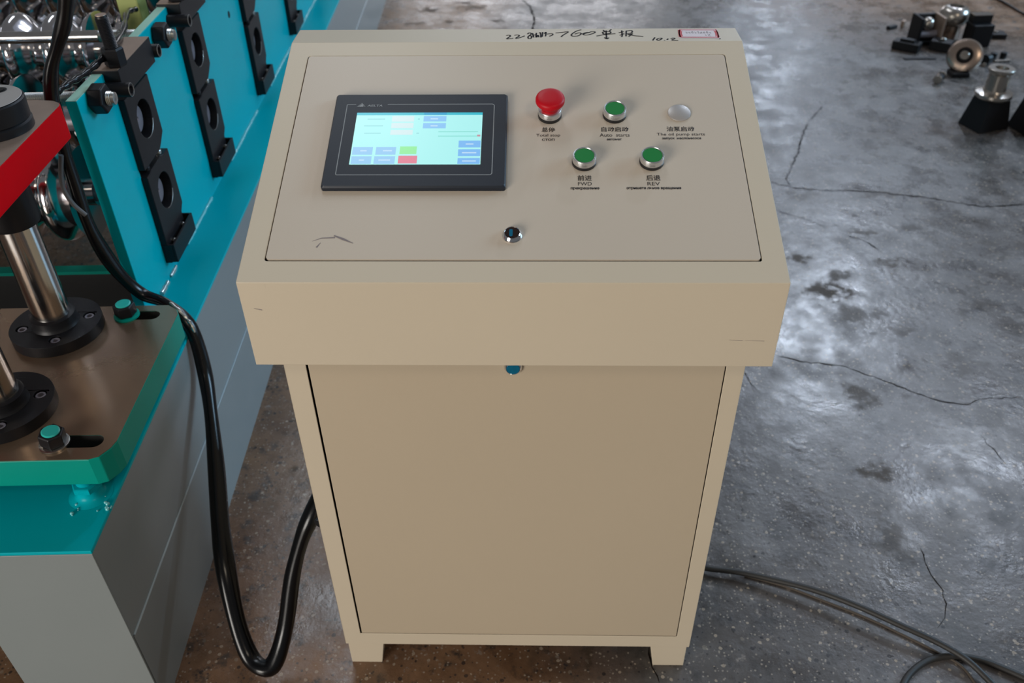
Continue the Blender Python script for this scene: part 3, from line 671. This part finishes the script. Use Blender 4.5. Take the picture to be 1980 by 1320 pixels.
for (x, y, ml) in ((-.622, .0780, 'marked'), (-.621, .3720, 'marked')):
    wz = ZP+.0002
    g = B(); lathe(g, [(.020, 0), (.0200, .0028), (.0185, .0034), (.010, .0034)], (x, y, wz), (0, 0, 1), 32); bl = obj('washer', g, M['zinc'] if y < .2 else M['teal_plate'], prs, True, PO)
    tilt = Vector((.10, -.02, 1)) if y < .2 else Vector((0, 0, 1))
    g = B(); hexnut(g, (x, y, wz+.0036), tilt, .0300, .0195, rot=.35); bt = obj('hex_bolt', g, M['black_steel'], prs, off=PO, bevel=.0008)
    g = B(); lathe(g, [(.0118, 0), (.0118, .0012), (.0105, .0022), (.002, .0024)], Vector((x, y, wz+.0036))+tilt.normalized()*.0196, tilt, 28); obj('paint_mark', g, M['teal_mark'], bt, True, label='turquoise paint mark')
# spacer stud between plate and beam
for (x, y) in ((-.597, .068), (-.597, .36)):
    g = B(); lathe(g, [(.030, 0), (.022, .002), (.0175, .006), (.0165, .012), (.0165, .016)], (x, y, ZB_+.0003), (0, 0, 1), 28); sp = obj('spacer', g, M['teal'], prs, True, PO, angle=60)
    g = B(); hexnut(g, (x, y, ZB_+.0165), (0, 0, 1), .036, .010); obj('lock_nut', g, M['teal'], sp)
    g = B(); cyl(g, (x, y, ZB_+.0266), (x, y, .4318), .013, 24); obj('stud', g, M['teal'], sp, True)
g = B(); random.seed(5)
for k in range(16):
    a = random.uniform(0, 6.28); rr = random.uniform(.018, .036); q = Vector((-.590+rr*math.cos(a)*.9, .045+rr*math.sin(a)*.6, ZB_+.001)); bmesh.ops.create_icosphere(g, subdivisions=2, radius=random.uniform(.001, .0032), matrix=Matrix.Translation(q))
ws = obj('weld_spatter', g, M['weld_teal'], prs, True, PO); ws['kind'] = 'stuff'
# columns with flanged collars
for k, y in enumerate((.334, .144)):
    x = -.7155
    g = B(); cyl(g, (x, y, ZP+.034), (x, y, .79), .0277, 48); obj('guide_column', g, M['column'], prs, True, PO, label='polished steel guide column')
    g = B(); 
    extrude2d(g, [circ(x, y, .0680, 64)]+[circ(x+.049*math.cos(a), y+.049*math.sin(a), .0092, 18) for a in [math.radians(q) for q in (20, 110, 200, 290)]], fn, ZP+.0002, ZP+.0185)
    fl = obj('column_flange', g, M['black_steel'], prs, True, PO, bevel=.0012, angle=30)
    g = B(); lathe(g, [(.036, .0), (.0345, .003), (.0335, .006), (.0335, .0170), (.0290, .0190)], (x, y, ZP+.0186), (0, 0, 1), 48); obj('collar', g, M['black_steel'], fl, True, None)
    for q in (20, 110, 200, 290):
        a = math.radians(q); c = (x+.049*math.cos(a), y+.049*math.sin(a), ZP+.0012)
        g = B(); lathe(g, [(.0074, 0), (.0074, .0148), (.0066, .0158), (.0044, .0158), (.0042, .009)], c, (0, 0, 1), 20); obj('cap_screw', g, M['gun'], fl, True, None)
    g = B(); lathe(g, [(.0290, 0), (.0355, .0005), (.0372, .006), (.0372, .105), (.0300, .107)], (x, y, .678), (0, 0, 1), 48); obj('guide_bushing', g, M['black_steel'], prs, True, PO, label='black guide bushing under the red plate')
# red upper plate
oute = [(-1.62, .02), (-.622, .02), (-.622, .392), (-.6255, .400), (-.638, .408), (-.660, .4115), (-1.62, .4115)]
g = B(); extrude2d(g, [oute], fn, .7805, .8292); up = obj('upper_plate', g, M['red'], prs, off=PO, bevel=.0012)
ine = [(-1.62, .021), (-.6228, .021), (-.6228, .3918), (-.6262, .3994), (-.6384, .4073), (-.660, .4108), (-1.62, .4108)]
g = B(); extrude2d(g, [ine], fn, .8293, .8302); obj('ground_face', g, M['cap_steel'], up, label='bare tan steel top face')
hx, hy = -.6780, .315
g = B(); 
lathe(g, [(.0495, .0), (.0495, .010), (.0470, .012), (.0485, .014), (.0490, .0385), (.0475, .0405), (.0015, .0412)], (hx, hy, .8305), (0, 0, 1), 48)
hp = obj('column_head', g, M['black_steel'], prs, True, PO, label='dark round head on the red plate')
g = B(); lathe(g, [(.0468, 0), (.0462, .0005)], (hx, hy, .8719), (0, 0, 1), 48); obj('lit_top_face', g, M['silver_blank'], hp, label='pale grey top face with its light painted in')  # paler disc puts the light on the head's top into its colour
g = B(); lathe(g, [(.0068, 0), (.0068, .0008)], (hx+.0100, hy+.026, .8732), (0, 0, 1), 20); obj('dowel_hole', g, M['gap'], hp)
g = B(); lathe(g, [(.0095, 0), (.0095, .0004)], (hx+.0100, hy+.026, .8726), (0, 0, 1), 20); obj('counterbore', g, M['black_steel'], hp)

# ------------------------------------------------------------------ cables
def UVp(px, x):    # pixel on the machine plane "along = x"
    U_ = Vector((-math.sin(MA), math.cos(MA), 0)); return on_plane(px, U_, x)
main = [UVp(p, .455) for p in ((131, -60), (128, 0), (124, 40), (112, 85), (100, 130), (99, 175), (108, 225), (124, 290), (143, 350), (168, 425))]
main += [UVp((196, 480), .462), UVp((232, 530), .47), UVp((275, 568), .475), UVp((318, 585), .465)]
main += [UVp((352, 612), .45), UVp((376, 648), .435)]
main += [at_y(p, y) for p, y in (((396, 720), .39), ((408, 800), .33), ((418, 900), .25), ((426, 1010), .165), ((437, 1100), .10), ((458, 1200), .045), ((482, 1266), .01), ((508, 1290), -.008), ((532, 1278), .0), ((552, 1210), .035), ((566, 1110), .075), ((584, 1040), .10), ((604, 992), .12))]
def cab_r(t_): return 1+.32*min(1, max(0, (t_-.50)*8))+.10*math.sin(t_*41)+.06*math.sin(t_*97)
cb = thing('cable_sleeve', 'thick glossy black cable sleeve drooping from the teal machine to the console', 'cable', main[15].copy())
end = main[-1]; tail = [end, Vector((-.302, .150, end.z+.030)), Vector((-.2935, .19, end.z+.055))]
g = B(); path = spline(main+tail[1:], 8)
tube(g, path, .0120, 14, flat=.82, rf=cab_r); obj('sleeve', g, M['cable'], cb, True, -cb.location, angle=80)
g = B(); seam = []
for i, p in enumerate(path[int(len(path)*.52):int(len(path)*.93)]):
    seam.append(p+Vector((.006, -.0085, .003)))
tube(g, seam, .0016, 6); obj('sleeve_seam', g, M['cable'], cb, True, -cb.location)
g = B(); tube(g, [p+Vector((.004, -.004, .0095)) for p in path[int(len(path)*.44):int(len(path)*.505)]], .0028, 8, rf=lambda t_: random.uniform(.6, 1.3)); obj('crumpled_edge', g, M['zinc'], cb, True, -cb.location, label='crumpled shiny edge of the sleeve')
# branch along the wall top
g = B(); br = [UVp((112, 168), .47), UVp((135, 158), .50), UVp((165, 138), .56), UVp((195, 112), .62), UVp((216, 94), .68)]
br = [UVp(p, y) for p, y in (((108, 178), .465), ((135, 160), .500), ((165, 141), .545), ((193, 118), .60), ((214, 96), .66), ((238, 60), .80), ((246, 25), 1.0), ((262, 18), 1.08))]
tube(g, spline(br, 8), .0052, 10, rf=lambda t_: 1+.2*math.sin(t_*70)); tag(obj('cable_branch', g, M['cable'], None, True, angle=80), 'thin black cable branch along the top of the teal wall', 'cable')
g = B(); gw = [UVp(p, .44) for p in ((118, 300), (118, 340), (124, 368), (142, 395), (166, 416))]
tube(g, spline(gw, 8), .0036, 10); tag(obj('grey_wire', g, M['grey_cord'], None, True), 'short grey wire beside the black sleeve under the red plate', 'cable')
g = B(); gw = [UVp(p, y) for p, y in (((182, 452), .490), ((205, 480), .492), ((228, 520), .494), ((252, 550), .498), ((278, 560), .502))]
tube(g, spline(gw, 8), .0042, 10); tag(obj('black_wire', g, M['rubber'], None, True), 'thin black wire running down beside the front edge of the teal wall', 'cable')
# small plug on the console side
g = B(); box(g, -.290, -.2788, .060, .085, .215, .245); 
p0 = at_y((614, 1012), .06); g.free(); g = B(); cyl(g, p0+Vector((0, 0, .0)), p0+Vector((.012, .02, 0)), .007, 16); 
obj('cable_gland', g, M['black_plastic'], con, True)
# floor cords
def floor_cord(pix, r, hs, label, name='floor_cord'):
    pts = [at_z(p, r+h) for p, h in zip(pix, hs)]
    g = B(); tube(g, spline(pts, 10), r, 12); return tag(obj(name, g, M['rubber'], None, True), label, 'cable')
floor_cord([(1340, 1092), (1372, 1099), (1430, 1106), (1500, 1121), (1580, 1142), (1660, 1172), (1740, 1208), (1810, 1240), (1865, 1272), (1905, 1308), (1945, 1350)], .0054, [.0, .006, .008, .012, .016, .019, .018, .014, .012, .006, .0], 'dark rubber cord running across the floor from the console to the corner')
floor_cord([(1738, 1345), (1752, 1312), (1775, 1288), (1805, 1273), (1850, 1268), (1900, 1277), (1945, 1294), (2000, 1318)], .0054, [0]*8, 'dark rubber cord curling in a loop on the floor beneath the long cord')
M['cord_shadow'] = mat('cord_shadow_brown', rgb(74, 64, 54), .7, var=.2)  # brown strand is coloured as the rubber cord's shadow on the floor
g = B(); tube(g, spline([at_z(p, .0024) for p in ((1440, 1112), (1520, 1134), (1600, 1164), (1680, 1196), (1760, 1234), (1815, 1262), (1860, 1288), (1895, 1335))], 10), .0022, 8); tag(obj('cord_shadow', g, M['cord_shadow'], None, True), 'thin brown strand standing in for the shadow of the dark rubber cord', 'cable')
g = B(); tube(g, spline([at_z(p, .005) for p in ((1915, -8), (1945, 6), (1975, 24), (2010, 40))], 8), .005, 8); tag(obj('floor_cord', g, M['rubber'], None, True), 'dark cord at the far end of the floor behind the metal parts', 'cable')

# ------------------------------------------------------------------ loose machine parts on the far floor
def spool_block(px, label, s=1.0, rz=.3):
    p = at_z(px, 0); t_ = thing('bearing_stand', label, 'machine part', (p.x, p.y, 0), rz, 'spool topped stands on the floor')
    g = B(); w0, w1, h_ = .052*s, .040*s, .105*s
    lo = [g.verts.new((a*w0*1.25, b_*w0, 0)) for a, b_ in ((-1, -1), (1, -1), (1, 1), (-1, 1))]; hi_ = [g.verts.new((a*w1*1.1, b_*w1, h_)) for a, b_ in ((-1, -1), (1, -1), (1, 1), (-1, 1))]
    g.faces.new(lo[::-1]); g.faces.new(hi_)
    for k in range(4): g.faces.new((lo[k], lo[(k+1) % 4], hi_[(k+1) % 4], hi_[k]))
    obj('black_foot', g, M['black_steel'], t_, bevel=.003)
    g = B(); lathe(g, [(.045*s, h_+.0005), (.058*s, h_+.004), (.061*s, h_+.010), (.060*s, h_+.019), (.040*s, h_+.024), (.036*s, h_+.030), (.036*s, h_+.085*s), (.042*s, h_+.092*s), (.043*s, h_+.102*s), (.040*s, h_+.104*s), (.022*s, h_+.104*s), (.021*s, h_+.094*s)], seg=40)
    obj('spool', g, M['steel_worn'], t_, True, angle=30)
    return t_
spool_block((1900, 243), 'black stand with steel spool, fully in view at the right edge', 1.0, .35)
spool_block((1998, 250), 'black stand with steel spool, cut off by the right edge of the photo', 1.05, .2)
# grooved wheel leaning up facing the viewer
p = at_z((1856, 150), 0); t_ = thing('grooved_wheel', 'round steel wheel with dark hub leaning up facing the viewer', 'machine part', p, 0)
ax = Vector((-.42, -.72, .42)).normalized(); ce = Vector((.02, .055, .066))
g = B(); lathe(g, [(.030, -.022), (.058, -.020), (.066, -.008), (.066, .004), (.060, .015), (.048, .020), (.031, .021), (.030, .004)], ce, ax, 48, cap1=False); obj('rim', g, M['brass'], t_, True, angle=30)
g = B(); lathe(g, [(.0298, -.010), (.0298, .005)], ce, ax, 32); obj('hub', g, M['black_steel'], t_, True)
g = B(); lathe(g, [(.018, .0052), (.018, .020), (.015, .023), (.007, .023), (.006, .018)], ce, ax, 32); obj('hub_nut', g, M['steel_worn'], t_, True)
g = B(); box(g, -.035, .035, -.006, .052, 0, .018); obj('black_foot', g, M['black_steel'], t_, bevel=.003)
# little link beside the wheel
p = at_z((1813, 160), 0); t_ = thing('chain_link', 'small oily link with two round ends left of the steel wheel', 'machine part', p, .9)
g = B(); cyl(g, (-.012, 0, .016), (.034, 0, .016), .012, 20, ch=.002); obj('barrel', g, M['black_steel'], t_, True)
for x in (-.016, .036):
    g = B(); cyl(g, (x-.004, 0, .0175), (x+.004, 0, .0175), .017, 24, ch=.002); obj('round_end', g, M['steel_worn'], t_, True)
g = B(); box(g, .0, .012, .004, .012, .028, .031); obj('copper_patch', g, M['brass'], t_)
# pile
def blockthing(name, px, sx_, sy_, sz_, rz, m_, label, z=0, ch=.004, cat='machine part', tilt=0):
    p = at_z(px, z); g = B(); box(g, -sx_/2, sx_/2, -sy_/2, sy_/2, 0, sz_)
    o = obj(name, g, m_, None, bevel=ch); o.location = (p.x, p.y, z); o.rotation_euler = (tilt, 0, rz); tag(o, label, cat); return o
def part_on(name, g, m_, par, label=None, smooth=True): return obj(name, g, m_, par, smooth, label=label)
a = blockthing('slide_block', (1751, 96), .110, .055, .036, -.62, M['black_steel'], 'long black slide block at the front left of the parts pile')
g = B(); box(g, -.03, .03, -.012, .012, .0362, .046); part_on('raised_key', g, M['black_steel'], a, smooth=False)
a = blockthing('slide_block', (1818, 96), .085, .060, .040, -.62, M['black_steel'], 'black slide block between the open bracket and the steel wheel')
g = B(); lathe(g, [(.012, .0402), (.012, .048), (.010, .050)], (.0, 0, 0), (0, 0, 1), 20); part_on('stub', g, M['steel_worn'], a)
# open bracket with a ball inside
p = at_z((1783, 82), 0); t_ = thing('open_bracket', 'open dark bracket holding a shiny steel ball at the pile centre', 'machine part', p, .12)
for x in (-.052, .045):
    g = B(); box(g, x, x+.012, -.045, .045, 0, .115); obj('cheek', g, M['black_steel'] if x < 0 else M['cap_steel'], t_, bevel=.003)
g = B(); box(g, -.040, .045, -.040, .045, .0, .018); obj('bracket_foot', g, M['black_steel'], t_, bevel=.002)
g = B(); box(g, -.040, .045, .030, .045, .018, .112); obj('back_wall', g, M['black_steel'], t_, bevel=.002)
g = B(); bmesh.ops.create_uvsphere(g, u_segments=24, v_segments=14, radius=.027, matrix=Matrix.Translation((0, -.004, .082))); obj('steel_ball', g, M['steel_worn'], t_, True)
g = B(); cyl(g, (-.038, -.012, .040), (.043, -.012, .040), .016, 20, ch=.002); obj('cross_pin', g, M['gun'], t_, True)
# big domed roller
p = at_z((1832, 72), 0); t_ = thing('domed_roller', 'large domed steel roller standing on a brown bush behind the pile', 'machine part', p, 0)
g = B(); lathe(g, [(.040, 0), (.042, .003), (.042, .058), (.038, .060)], seg=36); obj('bush', g, M['brass'], t_, True)
g = B(); lathe(g, [(.036, .0605), (.052, .064), (.062, .078), (.065, .098), (.058, .118), (.045, .130), (.030, .134), (.029, .120)], seg=40); obj('dome', g, M['steel_worn'], t_, True, angle=50)
g = B(); cyl(g, (0, 0, .1175), (0, 0, .1205), .0285, 24); obj('bore', g, M['gap'], t_)
a = blockthing('bearing_block', (1884, 86), .090, .075, .092, .08, M['black_steel'], 'tall black block with bright blue-lit top behind the steel wheel')
g = B(); box(g, -.041, .041, -.005, .036, .0925, .124); part_on('top_step', g, M['black_steel'], a, smooth=False)
g = B(); box(g, -.040, .040, -.0062, .034, .1242, .1262); part_on('polished_top', g, M['chrome'], a, smooth=False)
a = blockthing('wedge_plate', (1922, 72), .085, .055, .022, -.1, M['black_steel'], 'low dark wedge plate lying right of the tall black block')
g = B(); cyl(g, (0, 0, .0222), (0, 0, .027), .010, 20); part_on('boss', g, M['steel_worn'], a)
a = blockthing('flat_blade', (1778, 114), .130, .020, .005, .02, M['black_steel'], 'thin flat black blade on the floor in front of the pile', ch=.001)
a = blockthing('metal_chip', (1724, 55), .052, .020, .014, .55, M['black_steel'], 'small black metal chip left of the parts pile', ch=.003)
a = blockthing('small_roller_pin', (1745, 52), .030, .016, .030, .9, M['cap_steel'], 'small tan pin piece beside the black chip', ch=.005)
p = at_z((1905, 124), 0); t_ = thing('pipe_clamp', 'small dark pipe clamp on the floor right of the steel wheel', 'machine part', p, .4)
g = B(); lathe(g, [(.014, -.014), (.020, -.013), (.020, .013), (.014, .014)], (0, 0, .0205), (1, .2, 0), 24); obj('clamp_ring', g, M['black_steel'], t_, True)
g = B(); cyl(g, (-.03, -.02, .008), (-.018, -.012, .008), .008, 16, ch=.001); obj('clamp_bolt', g, M['steel_worn'], t_, True)
p = at_z((1933, 118), 0); t_ = thing('toggle_latch', 'small latch of dark and bright pieces at the far right', 'machine part', p, .15)
g = B(); box(g, -.03, .04, -.014, .006, 0, .008); obj('bright_strap', g, M['steel_worn'], t_, bevel=.002)
for x in (-.022, .022):
    g = B(); cyl(g, (x, .018, 0), (x, .018, .030), .013, 20, ch=.002); obj('dark_post', g, M['black_steel'], t_, True)
